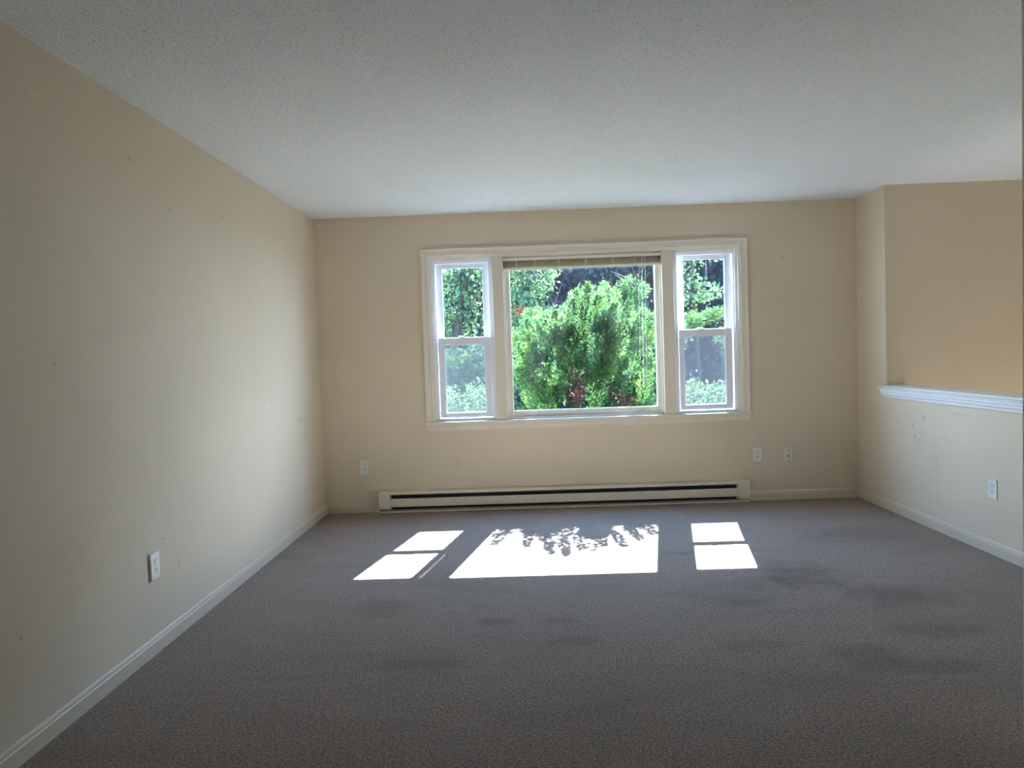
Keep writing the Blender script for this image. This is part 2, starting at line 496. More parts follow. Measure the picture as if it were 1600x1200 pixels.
# white cap of the half wall ------------------------------------------
cap = empty('trim_half_wall_cap', (W, -STUB, 0.925))
structure(cap, 'white moulded cap along the top of the half wall', 'trim')
CY0, CY1 = 0.05, -3.62 + STUB
prof = [(-0.040, 0.0), (-0.046, 0.005), (-0.048, 0.010), (-0.046, 0.015), (-0.040, 0.020), (0.0, 0.020), (0.0, 0.0)]
sweep(prof, lambda u, w: (u, CY0, w), lambda u, w: (u, CY1, w)).build('cap_nose', M['white_trim'], cap, True)
MB().box(0.0, 0.133, CY1, 0.0, 0.0, 0.020, 0.003).build('cap_board', M['white_trim'], cap)
cr = [(0, 0), (-0.036, 0), (-0.036, -0.010), (-0.031, -0.014), (-0.033, -0.022), (-0.031, -0.030), (-0.024, -0.034),
      (-0.026, -0.042), (-0.022, -0.052), (-0.015, -0.056), (-0.016, -0.066), (-0.010, -0.074), (0, -0.076)]
sweep(cr, lambda u, w: (u, 0.035, w), lambda u, w: (u, CY1, w)).build('crown_moulding', M['white_trim'], cap)
sweep([(0.119 - u - 0.0 + 0.0, w) for u, w in cr], lambda u, w: (u - 0.004, -0.01, w), lambda u, w: (u - 0.004, CY1, w)).build('crown_moulding', M['white_trim'], cap)

# ------------------------------------------------------------------ window
CX, CZ, CD = 1.6896, 1.2812, 5.7264
def ap(x, z, d):            # size correction for parts set back behind the wall face
    k = 1 + d / CD
    return CX + (x - CX) * k, CZ + (z - CZ) * k

def window_frame(mb, x0, x1, z0, z1, wl_, wr_, wb_, wt_, y0, y1, bev=0.002):
    mb.box(x0, x0 + wl_, y0, y1, z0, z1, bev)
    mb.box(x1 - wr_, x1, y0, y1, z0, z1, bev)
    mb.box(x0 + wl_, x1 - wr_, y0, y1, z0, z0 + wb_, bev)
    mb.box(x0 + wl_, x1 - wr_, y0, y1, z1 - wt_, z1, bev)

# casing, mullions, stool, apron
tr = empty('trim_window_casing', (2.205, 0, OZ0))
structure(tr, 'cream moulded casing and mullions around the triple window', 'trim')
def loc(o, parent):
    """mesh built in world space: keep it there under its parent"""
    o.location = tuple(-c for c in parent.location)
    return o
EX0, EX1, EZ1, CWD = 0.872, 3.538, 2.157, 0.078
CP = [(0, 0), (0, 0.022), (0.010, 0.024), (0.016, 0.020), (0.020, 0.017), (0.046, 0.014), (0.052, 0.017), (0.060, 0.014), (0.068, 0.011), (CWD, 0.008), (CWD, 0)]
ZB = 0.737
loc(sweep(CP, lambda u, w: (EX0 + u, -w, ZB), lambda u, w: (EX0 + u, -w, EZ1 - u)).build('casing_leg', M['trim'], tr), tr)
loc(sweep(CP, lambda u, w: (EX1 - u, -w, ZB), lambda u, w: (EX1 - u, -w, EZ1 - u)).build('casing_leg', M['trim'], tr), tr)
loc(sweep(CP, lambda u, w: (EX0 + u, -w, EZ1 - u), lambda u, w: (EX1 - u, -w, EZ1 - u)).build('casing_head', M['trim'], tr), tr)
for a, b in ((1.456, 1.547), (2.842, 2.938)):
    loc(MB().box(a, b, -0.010, 0.13, ZB, 2.082, 0.003).build('mullion', M['trim'], tr), tr)
for a, b in ((OX0, 0.950), (3.460, OX1)):
    loc(MB().box(a, b, -0.004, 0.138, ZB, 2.082, 0.001).build('jamb_liner', M['trim'], tr), tr)
loc(MB().box(0.950, 3.460, -0.004, 0.138, 2.074, 2.082).build('head_liner', M['trim'], tr), tr)

st = empty('trim_window_stool', (2.205, 0, 0.715))
structure(st, 'cream window stool with moulded apron under the triple window', 'trim')
mb = MB(); mb.box(0.864, 3.546, -0.029, 0.0, 0.716, 0.737, 0.005, 3); mb.box(0.945, 3.465, -0.001, 0.14, 0.7155, 0.737)
loc(mb.build('stool', M['trim'], st), st)
APR = [(0, 0.716), (-0.022, 0.716), (-0.022, 0.706), (-0.017, 0.700), (-0.017, 0.676), (-0.013, 0.670), (-0.010, 0.662), (0, 0.660)]
loc(sweep(APR, lambda u, w: (0.873 + (0.716 - w) * 0.2, u, w), lambda u, w: (3.537 - (0.716 - w) * 0.2, u, w)).build('apron', M['trim'], st), st)

def pane(name, x0, x1, z0, z1, y, material, parent):
    o = MB().box(x0, x1, y - 0.002, y + 0.002, z0, z1).build(name, material, parent)
    return o

def double_hung(name, label, x0, x1, gx0, gx1, sx0, sx1):
    """x0..x1 vinyl frame, gx glass, sx sash (all as seen on the wall face)"""
    root = empty(name, ((x0 + x1) / 2, 0.05, 0.737))
    structure(root, label, 'window')
    off = root.location
    def put(o, parent=root):
        if parent is root: o.location = tuple(-c for c in off)
        return o
    zt, zb = 2.074, 0.737
    mb = MB(); window_frame(mb, x0, x1, zb, zt, 0.022, 0.022, 0.022, 0.022, 0.012, 0.13)
    mb.box(x0 + 0.021, x0 + 0.034, 0.024, 0.036, zb + 0.02, zt - 0.02, 0.002)
    mb.box(x1 - 0.034, x1 - 0.021, 0.024, 0.036, zb + 0.02, zt - 0.02, 0.002)
    mb.box(x0 + 0.021, x1 - 0.021, 0.024, 0.060, zt - 0.036, zt - 0.021, 0.002)
    put(mb.build('frame', M['vinyl'], root))
    # lower sash, in front
    d = 0.05
    a0, zl0 = ap(sx0, 0.768, 0.036); a1, zl1 = ap(sx1, 1.428, 0.036)
    g0, h0 = ap(gx0, 0.808, 0.036); g1, h1 = ap(gx1, 1.371, 0.036)
    a0 = max(a0, x0 + 0.023); a1 = min(a1, x1 - 0.023)
    mb = MB(); window_frame(mb, a0, a1, zl0, zl1, g0 - a0, a1 - g1, h0 - zl0, zl1 - h1, 0.038, 0.066, 0.003)
    mb.box(a0 + 0.03, a1 - 0.03, 0.030, 0.040, zl0 + 0.010, zl0 + 0.020, 0.003)
    ls = put(mb.build('lower_sash', M['vinyl'], root))
    pane('pane', g0 - 0.004, g1 + 0.004, h0 - 0.004, h1 + 0.004, 0.054, M['pane_side'], ls)
    mb = MB(); window_frame(mb, g0 - 0.001, g1 + 0.001, h0 - 0.001, h1 + 0.001, 0.004, 0.004, 0.004, 0.004, 0.050, 0.058, 0.0)
    mb.build('glazing_bead', M['slot'] if False else M['vinyl'], ls)
    # upper sash, behind
    u0, zu0 = ap(sx0, 1.395, 0.07); u1, zu1 = ap(sx1, 2.036, 0.07)
    g0, h0 = ap(gx0 + 0.004, 1.430, 0.07); g1, h1 = ap(gx1 + 0.002, 1.993, 0.07)
    u0 = max(u0, x0 + 0.023); u1 = min(u1, x1 - 0.023)
    mb = MB(); window_frame(mb, u0, u1, zu0, zu1, g0 - u0, u1 - g1, h0 - zu0, zu1 - h1, 0.069, 0.097, 0.003)
    us = put(mb.build('upper_sash', M['vinyl'], root))
    pane('pane', g0 - 0.004, g1 + 0.004, h0 - 0.004, h1 + 0.004, 0.086, M['pane_side'], us)
    # cam lock on the meeting rail
    cx = (sx0 + sx1) / 2 - 0.02
    mb = MB(); mb.box(cx - 0.028, cx + 0.028, 0.042, 0.064, zl1, zl1 + 0.007, 0.002)
    mb.tube([(cx, 0.053, zl1 + 0.006), (cx, 0.053, zl1 + 0.013)], 0.010, 10)
    mb.box(cx - 0.030, cx + 0.004, 0.047, 0.056, zl1 + 0.010, zl1 + 0.016, 0.002)
    put(mb.build('sash_lock', M['vinyl'], root))
    # insect screen outside the lower half
    sc = put(MB().box(x0 + 0.034, x1 - 0.034, 0.111, 0.112, zb + 0.03, 1.415).build('insect_screen', M['screen'], root))
    mb = MB(); window_frame(mb, x0 + 0.022, x1 - 0.022, zb + 0.022, 1.427, 0.016, 0.016, 0.016, 0.016, 0.107, 0.116, 0.0)
    mb.build('screen_frame', M['vinyl'], sc)
    return root
double_hung('window_1', 'narrow white double-hung window left of the picture window', 0.950, 1.456, 1.041, 1.372, 0.988, 1.425)
double_hung('window_3', 'narrow white double-hung window right of the picture window', 2.938, 3.460, 3.014, 3.350, 2.966, 3.407)

# picture window
root = empty('window_2', (2.195, 0.05, 0.737))
structure(root, 'large fixed picture window in the middle', 'window')
def putr(o):
    o.location = tuple(-c for c in root.location)
    return o
g0, h0 = ap(1.600, 0.808, 0.05); g1, h1 = ap(2.785, 2.030, 0.05)
mb = MB(); window_frame(mb, 1.547, 2.842, 0.737, 2.074, g0 - 1.547, 2.842 - g1, h0 - 0.737, 2.074 - h1, 0.045, 0.105, 0.004)
mb.box(1.547, 1.562, 0.022, 0.046, 0.737, 2.074, 0.003); mb.box(2.827, 2.842, 0.022, 0.046, 0.737, 2.074, 0.003)
mb.box(1.547, 2.842, 0.022, 0.046, 0.737, 0.752, 0.003)
putr(mb.build('frame', M['trim'], root))
putr(pane('pane', g0 - 0.006, g1 + 0.006, h0 - 0.006, h1 + 0.006, 0.075, M['pane'], root))
mb = MB()
for hx in (1.655, 1.80):
    mb.tube([(hx, 0.0445, 0.782), (hx, 0.047, 0.782)], 0.004, 8)
putr(mb.build('screw_hole', M['slot'], root))

# ------------------------------------------------------------------ door added for stairwell daylight (out of sight below the half wall)
root5 = empty('door_added', ((DX0 + DX1) / 2, -STUB + 0.07, DZ0))
structure(root5, 'added white glazed door, unseen, letting daylight into the stairwell', 'door')
mb = MB(); window_frame(mb, DX0, DX1, DZ0, DZ1, 0.05, 0.05, 0.03, 0.05, -STUB + 0.02, -STUB + 0.12, 0.0)
loc(mb.build('frame', M['vinyl'], root5), root5)
mb = MB(); window_frame(mb, DX0 + 0.05, DX1 - 0.05, DZ0 + 0.03, DZ1 - 0.05, 0.09, 0.09, 0.20, 0.09, -STUB + 0.05, -STUB + 0.09, 0.0)
dp = loc(mb.build('door_panel', M['vinyl'], root5), root5)
MB().box(DX0 + 0.135, DX1 - 0.135, -STUB + 0.068, -STUB + 0.072, DZ0 + 0.22, DZ1 - 0.13).build('pane', M['pane_side'], dp)
MB().tube([(DX0 + 0.095, -STUB + 0.05, -0.25), (DX0 + 0.095, -STUB - 0.01, -0.25)], [0.012, 0.026], 10).build('knob', M['metal'], dp)

# ------------------------------------------------------------------ mini blind, raised
bl = empty('mini_blind', (2.19, 0.0, 2.07))
tag(bl, 'raised ivory mini blind across the top of the picture window', 'blind')
def putb(o):
    o.location = tuple(-c for c in bl.location)
    return o
BX0, BX1 = 1.5485, 2.8405
mb = MB(); mb.box(BX0, BX1, -0.006, 0.020, 2.038, 2.063, 0.002)
putb(mb.build('head_rail', M['blind'], bl))
ns = 22
me = None
for i in range(ns):
    z = 1.984 + i * (0.055 / ns)
    if me is None:
        mb = MB()
        pr = [(-0.012, 0.0), (-0.006, 0.0011), (0.0, 0.0015), (0.006, 0.0011), (0.012, 0.0), (0.006, 0.0004), (0.0, 0.0008), (-0.006, 0.0004)]
        mb.rings([[(BX0 + 0.004, y, zz) for y, zz in pr], [(BX1 - 0.004, y, zz) for y, zz in pr]])
        o = mb.build('slat', M['slat'], bl); me = o.data
    else:
        o = link('slat', me, None, bl)
    o.location = (-bl.location.x + random.uniform(-.0012, .0012), 0.006 + random.uniform(-.002, .002), z - bl.location.z)
    o.rotation_euler = (random.uniform(-.05, .05), 0, 0)
putb(MB().box(BX0 + 0.002, BX1 - 0.002, -0.009, 0.019, 1.964, 1.981, 0.003).build('bottom_rail', M['blind'], bl))
for lx in (1.655, 1.80, 2.0, 2.22, 2.44, 2.62):
    mb = MB(); mb.tube([(lx, -0.011, 2.045), (lx + 0.004, -0.014, 2.01), (lx, -0.010, 1.978)], 0.0022, 5)
    mb.tube([(lx + 0.012, -0.009, 2.045), (lx + 0.010, -0.013, 2.012), (lx + 0.012, -0.010, 1.978)], 0.0014, 5)
    putb(mb.build('ladder_cord', M['cord'], bl))
for lx, zb, yy in ((2.684, 1.05, -0.016), (2.708, 1.00, -0.016)):
    pts = [(lx - 0.006 * k / 8 * 1.6, yy, 2.05 - (2.05 - zb) * k / 8) for k in range(9)]
    pc = putb(MB().tube(pts, 0.0022, 5).build('pull_cord', M['cord'], bl))
    x, y, z = pts[-1]
    MB().tube([(x, y, z), (x, y, z - 0.012), (x, y, z - 0.04)], [0.003, 0.006, 0.007], 8).build('tassel', M['cord'], pc)

# ------------------------------------------------------------------ electric baseboard heater
ht = empty('baseboard_heater', (1.98, 0.0, 0.0))
tag(ht, 'long ivory baseboard heater with dark slots under the triple window', 'heater')
def puth(o):
    o.location = tuple(-c for c in ht.location)
    return o
HX0, HX1, HD = 0.456, 3.505, 0.066
puth(MB().box(HX0 + 0.01, HX1 - 0.01, -0.010, -0.001, 0.012, 0.168).build('back_plate', M['heater'], ht))
prof = [(-0.001, 0.171), (-HD + 0.012, 0.171), (-HD + 0.002, 0.166), (-HD, 0.160), (-HD, 0.152), (-HD + 0.004, 0.152), (-HD + 0.005, 0.162), (-HD + 0.014, 0.167), (-0.001, 0.167)]
puth(sweep(prof, lambda u, w: (HX0 + 0.09, u, w), lambda u, w: (HX1 - 0.09, u, w)).build('top_hood', M['heater'], ht))
prof = [(-HD, 0.113), (-HD + 0.010, 0.1185), (-HD + 0.012, 0.1165), (-HD + 0.004, 0.111), (-HD + 0.004, 0.055), (-HD + 0.012, 0.050), (-HD + 0.010, 0.048), (-HD, 0.052)]
puth(sweep(prof, lambda u, w: (HX0 + 0.09, u, w), lambda u, w: (HX1 - 0.09, u, w)).build('front_panel', M['heater'], ht))
puth(MB().box(HX0 + 0.004, HX1 - 0.004, -HD + 0.006, -0.002, 0.001, 0.015, 0.002).build('bottom_rail', M['heater'], ht))
for a, b in ((HX0, HX0 + 0.097), (HX1 - 0.100, HX1)):
    puth(MB().box(a, b, -HD - 0.002, -0.0015, 0.034, 0.173, 0.004, 2).build('end_cap', M['heater'], ht))
puth(MB().box(HX0 + 0.1, HX1 - 0.1, -0.014, -0.0105, 0.02, 0.166).build('inner_shield', M['fin'], ht))
puth(MB().tube([(HX0 + 0.06, -0.036, 0.085), (HX1 - 0.06, -0.036, 0.085)], 0.007, 8).build('heating_tube', M['fin'], ht))
mb = MB()
x = HX0 + 0.11
while x < HX1 - 0.11:
    mb.box(x, x + 0.0012, -0.058, -0.016, 0.058, 0.112)
    x += 0.012
fo = puth(mb.build('cooling_fins', M['fin'], ht)); fo['kind'] = 'stuff'

# ------------------------------------------------------------------ outlets
def plate_mesh(w, h, d, bev):
    return MB().box(-w / 2, w / 2, -d, 0, -h / 2, h / 2, bev, 2)
def outlet(label, loc_, rotz, w=0.074, h=0.119, d=0.006, mt='plate', bev=0.0028):
    r = empty('wall_outlet', loc_, (0, 0, rotz))
    tag(r, label, 'outlet', 'wall outlets')
    plate_mesh(w, h, d, bev).build('cover_plate', M[mt], r)
    for sgn in (1, -1):
        zc = sgn * 0.0195
        mb = MB()
        ring = [(0.0168 * math.cos(a) * 1.0, max(-0.0125, min(0.0125, 0.0172 * math.sin(a)))) for a in [k * 2 * math.pi / 20 for k in range(20)]]
        mb.rings([[(x, -d + 0.002, zc + z) for x, z in ring], [(x, -d - 0.0018, zc + z) for x, z in ring]])
        rc = mb.build('receptacle', M[mt], r)
        f = -d - 0.0022
        MB().box(-0.0082, -0.0052, f, f + 0.002, zc + 0.000, zc + 0.0095).build('slot', M['slot'], rc)
        MB().box(0.0052, 0.0082, f, f + 0.002, zc + 0.001, zc + 0.0085).build('slot', M['slot'], rc)
        MB().tube([(0, f, zc - 0.0062), (0, f + 0.002, zc - 0.0062)], 0.0030, 10).build('ground_hole', M['slot'], rc)
    MB().tube([(0, -d + 0.001, 0), (0, -d - 0.0015, 0)], 0.0034, 10).build('screw', M['metal'], r)
    return r
outlet('white duplex outlet on back wall, left of the heater', (0.337, 0, 0.380), 0)
outlet('white duplex outlet on back wall beside the cable jack plate', (3.591, 0, 0.378), 0)
outlet('shiny white duplex outlet low on the long left wall', (0, -2.677, 0.387), math.radians(90), 0.078, 0.123, 0.011, 'plate', 0.005)
outlet('white duplex outlet on the half wall at right', (W, -1.632, 0.390), math.radians(-90))
r = empty('cable_jack_plate', (3.840, 0, 0.362))
tag(r, 'ivory cable jack plate with two screws, nearest the right corner', 'wall plate')
plate_mesh(0.071, 0.116, 0.006, 0.0025).build('cover_plate', M['plate_cream'], r)
mb = MB(); mb.tube([(0.004, -0.005, 0), (0.004, -0.008, 0)], 0.0075, 6); mb.tube([(0.004, -0.007, 0), (0.004, -0.016, 0)], 0.0048, 12)
mb.build('coaxial_jack', M['fin'], r)
for z in (0.044, -0.044):
    MB().tube([(0.003, -0.005, z), (0.003, -0.0075, z)], 0.0038, 10).build('screw', M['fin'], r)

# ------------------------------------------------------------------ outdoors
def at_ground(x, y): return (x, y, GROUND)
mb = MB(); mb.box(-40, 45, WT + 0.02, 60, GROUND - 0.2, GROUND); mb.box(W + WT + 0.02, 45, -STUB + WT + 0.01, WT + 0.02, GROUND - 0.2, GROUND)
structure(mb.build('ground_front', M['lawn']), 'rough lawn outside the triple window', 'ground')

def leaves_mesh(name, P, D, L, Wd, material, parent, flat=0.35):
    """one quad (folded diamond) per leaf"""
    n = len(P)
    D = D / np.linalg.norm(D, axis=1, keepdims=True)
    R = rng.normal(size=(n, 3))
    S = np.cross(D, R); S /= np.linalg.norm(S, axis=1, keepdims=True)
    N = np.cross(D, S)
    L = L[:, None]; Wd = Wd[:, None]
    V = np.empty((n, 4, 3))
    V[:, 0] = P
    V[:, 1] = P + D * L * 0.45 + S * Wd + N * Wd * flat
    V[:, 2] = P + D * L
    V[:, 3] = P + D * L * 0.45 - S * Wd + N * Wd * flat
    me = bpy.data.meshes.new(name)
    me.vertices.add(n * 4); me.loops.add(n * 4); me.polygons.add(n)
    me.vertices.foreach_set('co', V.reshape(-1).astype(np.float32))
    me.loops.foreach_set('vertex_index', np.arange(n * 4, dtype=np.int32))
    me.polygons.foreach_set('loop_start', np.arange(0, n * 4, 4, dtype=np.int32))
    me.polygons.foreach_set('loop_total', np.full(n, 4, dtype=np.int32))
    me.update(); me.validate()
    o = link(name, me, material, parent)
    o['kind'] = 'stuff'
    return o

def shade_ok(P):
    """keep foliage out of the sun's path to the side windows and to most of the picture window"""
    xf = P[:, 0] - SUN_DX * P[:, 2]; yf = P[:, 1] - SUN_DY * P[:, 2]
    wob = 0.15 * np.sin(xf * 19 + 2) + 0.10 * np.sin(xf * 47 + 1) + 0.07 * np.sin(xf * 113)
    lim = np.where((xf > 1.28) & (xf < 2.62), -1.10 + wob, -0.60)
    lim = np.where(xf > 2.45, np.maximum(lim, -0.86), lim)
    lim = np.where((xf < 1.25) | (xf > 2.62), -0.58, lim)
    lim = lim + rng.exponential(0.10, len(P))
    return (yf > lim) & (P[:, 1] > 0.20)

def plume_points(base, tip, width, n, spread=0.9):
    """leaf origins and directions along a feathery spray from base to tip"""
    base = np.array(base, float); tip = np.array(tip, float)
    ax = tip - base; L = np.linalg.norm(ax); ax /= L
    t = rng.random(n) ** 0.8
    q = rng.normal(size=(n, 3)); q -= (q @ ax)[:, None] * ax
    q /= np.linalg.norm(q, axis=1, keepdims=True)
    prof = np.sin(np.pi * np.clip(t * 0.80 + 0.12, 0, 1)) ** 0.8
    r = width * prof * np.sqrt(rng.random(n))
    P = base + ax * (t * L)[:, None] + q * r[:, None]
    D = ax * 0.9 + q * spread + rng.normal(size=(n, 3)) * 0.25
    return P, D

def clump_plumes(c, r, n_plumes, per, plen, pw, up=0.4, inner=0.25):
    Ps, Ds = [], []
    c = np.array(c, float); r = np.array(r, float)
    for _ in range(n_plumes):
        d = rng.normal(size=3); d /= np.linalg.norm(d)
        rad = inner + (1 - inner) * rng.random() ** 0.5
        tip = c + d * r * rad
        g = d * 0.8 + np.array([0, 0, up]) + rng.normal(size=3) * 0.25
        g /= np.linalg.norm(g)
        l = plen * rng.uniform(0.7, 1.3)
        P, D = plume_points(tip - g * l, tip, pw * rng.uniform(0.7, 1.3), per)
        Ps.append(P); Ds.append(D)
    return np.concatenate(Ps), np.concatenate(Ds)

# --- the big evergreen shrub right outside the picture window
base = Vector((2.42, 1.15, GROUND))
sh = empty('evergreen_shrub', base)
tag(sh, 'large feathery evergreen shrub filling the picture window', 'shrub')
def puts(o, r):
    o.location = tuple(-c for c in r.location)
    return o
stems = [
    [(2.42, 1.15, -0.9), (2.44, 1.0, 0.2), (2.42, 0.90, 0.75), (2.46, 0.85, 1.0), (2.52, 0.62, 1.40)],
    [(2.42, 1.15, -0.9), (2.38, 1.1, 0.3), (2.20, 0.95, 0.85), (2.12, 0.9, 1.2), (2.22, 0.62, 1.5)],
    [(2.44, 1.18, -0.9), (2.55, 1.3, 0.4), (2.58, 1.5, 1.1), (2.60, 1.7, 1.75), (2.66, 1.75, 2.0)],
    [(2.40, 1.18, -0.9), (2.2, 1.3, 0.3), (2.1, 1.45, 1.0), (2.05, 1.6, 1.6), (2.02, 1.65, 1.8)],
    [(2.44, 1.15, -0.9), (2.68, 1.1, 0.2), (2.8, 0.95, 0.75), (2.83, 0.9, 1.0), (2.95, 1.4, 1.5)],
    [(2.40, 1.15, -0.9), (2.0, 1.0, 0.3), (1.82, 0.85, 0.85), (1.72, 0.8, 1.2), (1.68, 0.75, 1.35)],
    [(2.60, 1.4, 0.9), (2.75, 1.7, 1.5), (2.9, 1.9, 1.9), (2.98, 1.95, 2.1)],
]
for sidx, stm in enumerate(stems):
    nst = len(stm)
    puts(MB().tube(stm, [0.030 * (1 - 0.8 * i / (nst - 1)) if sidx < 6 else 0.015 for i in range(nst)], 7).build('stem', M['bark'], sh, True), sh)
mb = MB()
for k in range(150):
    stm = stems[k % len(stems)]
    i = random.randrange(1, len(stm) - 1)
    a = Vector(stm[i]).lerp(Vector(stm[i + 1]), random.random())
    d = Vector((random.gauss(0, 1), random.gauss(0, 1), random.gauss(0.2, .6))).normalized()
    l = random.uniform(0.12, 0.42)
    b = a + d * l * 0.5 + Vector((0, 0, random.uniform(-.02, .05)))
    c_ = a + d * l + Vector((0, 0, random.uniform(0, .12)))
    if c_.y - SUN_DY * c_.z < -1.0 or c_.y < 0.25: continue
    mb.tube([a, b, c_], [0.007, 0.005, 0.002], 4)
tw = puts(mb.build('twigs', M['bark_grey'], sh), sh); tw['kind'] = 'stuff'

clumps = [((2.45, 0.60, 1.62), (0.20, .14, 0.18), 14), ((2.05, 0.60, 1.54), (0.22, .14, 0.16), 14), ((2.72, 0.66, 1.50), (0.14, .12, 0.14), 6), ((1.80, 0.62, 1.30), (.12, .12, .16), 8),
          ((2.475, 0.95, 1.66), (0.30, .28, 0.25), 32), ((2.6, 1.8, 1.75), (.3, .3, .28), 30), ((2.88, 1.90, 1.90), (0.22, .25, 0.20), 20), ((2.96, 1.60, 1.55), (0.18, .25, 0.26), 24),
          ((2.01, 0.9, 1.55), (0.30, .28, 0.22), 28), ((2.1, 1.7, 1.6), (.3, .3, .28), 30), ((1.79, 1.80, 1.50), (0.22, .3, 0.28), 24), ((1.73, 1.00, 1.15), (0.18, .25, 0.22), 20),
          ((1.90, 1.00, 0.95), (0.30, .35, 0.25), 34), ((2.75, 1.10, 1.00), (0.26, .35, 0.32), 40), ((2.32, 1.35, 1.14), (0.30, .3, 0.30), 24),
          ((2.45, 0.95, 0.74), (0.40, .3, 0.16), 26), ((1.80, 0.80, 0.72), (0.26, .25, 0.16), 22), ((2.82, 0.85, 0.72), (0.20, .25, 0.14), 18),
          ((2.31, 1.70, 1.83), (0.14, .2, 0.15), 10), ((2.3, 1.2, 0.3), (0.7, .6, 0.45), 60), ((2.42, 1.9, 1.2), (0.65, .3, 0.5), 50)]
Ps, Ds = [], []
for c_, r_, n_ in clumps:
    P, D = clump_plumes(c_, r_, int(n_ * 1.25), 130, 0.26, 0.055)
    Ps.append(P); Ds.append(D)
# upright plumes nearest the glass, dark against the light
for b_, t_, w_, n_ in [((2.19, 0.62, 1.05), (2.235, 0.33, 1.73), 0.050, 1000), ((2.32, 0.55, 0.92), (2.56, 0.33, 1.54), 0.075, 1300),
                       ((1.88, 0.60, 1.05), (1.92, 0.42, 1.48), 0.05, 350), ((1.75, 0.55, 1.05), (1.72, 0.42, 1.42), 0.045, 300), ((2.05, 0.60, 1.10), (2.07, 0.40, 1.55), 0.05, 400),
                       ((2.38, 0.60, 1.05), (2.40, 0.42, 1.55), 0.05, 450), ((2.68, 0.62, 1.05), (2.70, 0.45, 1.52), 0.05, 350), ((2.82, 0.62, 1.0), (2.86, 0.50, 1.42), 0.045, 300), ((2.48, 0.62, 1.0), (2.47, 0.36, 1.42), 0.06, 500),
                       ((2.30, 0.60, 0.75), (2.42, 0.45, 1.22), 0.09, 700), ((1.80, 0.55, 0.72), (1.66, 0.40, 1.15), 0.07, 600),
                       ((2.10, 0.60, 0.95), (2.02, 0.42, 1.30), 0.06, 400), ((2.75, 0.60, 0.8), (2.80, 0.45, 1.20), 0.06, 450),
                       ((1.95, 0.55, 0.70), (1.83, 0.42, 1.02), 0.07, 400)]:
    P, D = plume_points(b_, t_, w_, n_)
    Ps.append(P); Ds.append(D)
P = np.concatenate(Ps); D = np.concatenate(Ds)
k = shade_ok(P); P, D = P[k], D[k]
# loose single fronds reaching above the mass
Pf, Df = [P], [D]
for b_, t_, n_ in [((1.66, 0.55, 1.20), (1.62, 0.36, 1.44), 70), ((1.80, 0.55, 1.35), (1.74, 0.34, 1.56), 80), ((1.95, 0.55, 1.40), (1.98, 0.33, 1.62), 90),
                   ((2.10, 0.50, 1.45), (2.13, 0.33, 1.72), 80), ((2.22, 0.50, 1.50), (2.27, 0.30, 1.86), 120), ((2.30, 0.50, 1.50), (2.36, 0.33, 1.75), 80),
                   ((2.45, 0.50, 1.45), (2.50, 0.34, 1.68), 80), ((2.55, 0.50, 1.40), (2.63, 0.33, 1.70), 110), ((2.68, 0.55, 1.40), (2.74, 0.38, 1.60), 70),
                   ((2.78, 0.55, 1.30), (2.84, 0.42, 1.50), 60), ((2.20, 0.45, 1.55), (2.16, 0.30, 1.80), 60), ((2.40, 0.50, 1.5), (2.44, 0.36, 1.82), 50)]:
    a_, d_ = plume_points(b_, t_, 0.028, n_ * 4, 0.8); Pf.append(a_); Df.append(d_)
P = np.concatenate(Pf); D = np.concatenate(Df)
n = len(P)
puts(leaves_mesh('foliage', P, D, rng.uniform(0.024, 0.052, n), rng.uniform(0.005, 0.0095, n), M['conifer'], sh), sh)
Ps, Ds = [], []
for c_, r_, n_ in [((2.12, 0.58, 1.10), (0.10, .08, 0.10), 8), ((2.17, 0.55, 0.90), (0.08, .06, 0.14), 8), ((2.60, 0.60, 0.85), (0.14, .06, 0.08), 2), ((2.18, 0.88, 0.88), (0.10, .1, 0.16), 10), ((2.62, 0.85, 0.78), (0.16, .1, 0.10), 7), ((2.55, 1.3, 1.35), (0.12, .1, 0.12), 6)]:
    P, D = clump_plumes(c_, r_, n_, 45, 0.18, 0.045); Ps.append(P); Ds.append(D)
P = np.concatenate(Ps); D = np.concatenate(Ds); n = len(P)
o = puts(leaves_mesh('dead_foliage', P, D, rng.uniform(0.02, 0.045, n), rng.uniform(0.003, 0.006, n), M['conifer_dead'], sh), sh)
o['label'] = 'rust-brown dead sprays inside the shrub'

# --- broadleaf shrubs and trees
def leaf_cloud(blobs, density_n, shell=0.35):
    Ps = []
    vol = np.array([b[1][0] * b[1][1] * b[1][2] for b in blobs]) ** (2 / 3)
    cnt = (vol / vol.sum() * density_n).astype(int)
    for (c_, r_), n_ in zip(blobs, cnt):
        d = rng.normal(size=(n_, 3)); d /= np.linalg.norm(d, axis=1, keepdims=True)
        rad = (shell + (1 - shell) * rng.random(n_)) ** 0.6
        lump = 1 + 0.16 * np.sin(d[:, 0] * 7 + c_[0] * 5) * np.sin(d[:, 2] * 8 + c_[1] * 3) + 0.12 * np.sin(d[:, 1] * 13 + d[:, 0] * 9)
        Ps.append(np.array(c_) + d * np.array(r_) * (rad * lump)[:, None])
    P = np.concatenate(Ps)
    # gather into sprays
    cent = P[rng.integers(0, len(P), max(8, len(P) // 14))]
    idx = rng.integers(0, len(cent), len(P))
    return P * 0.55 + cent[idx] * 0.0 + P * 0.45 + rng.normal(size=P.shape) * 0.0

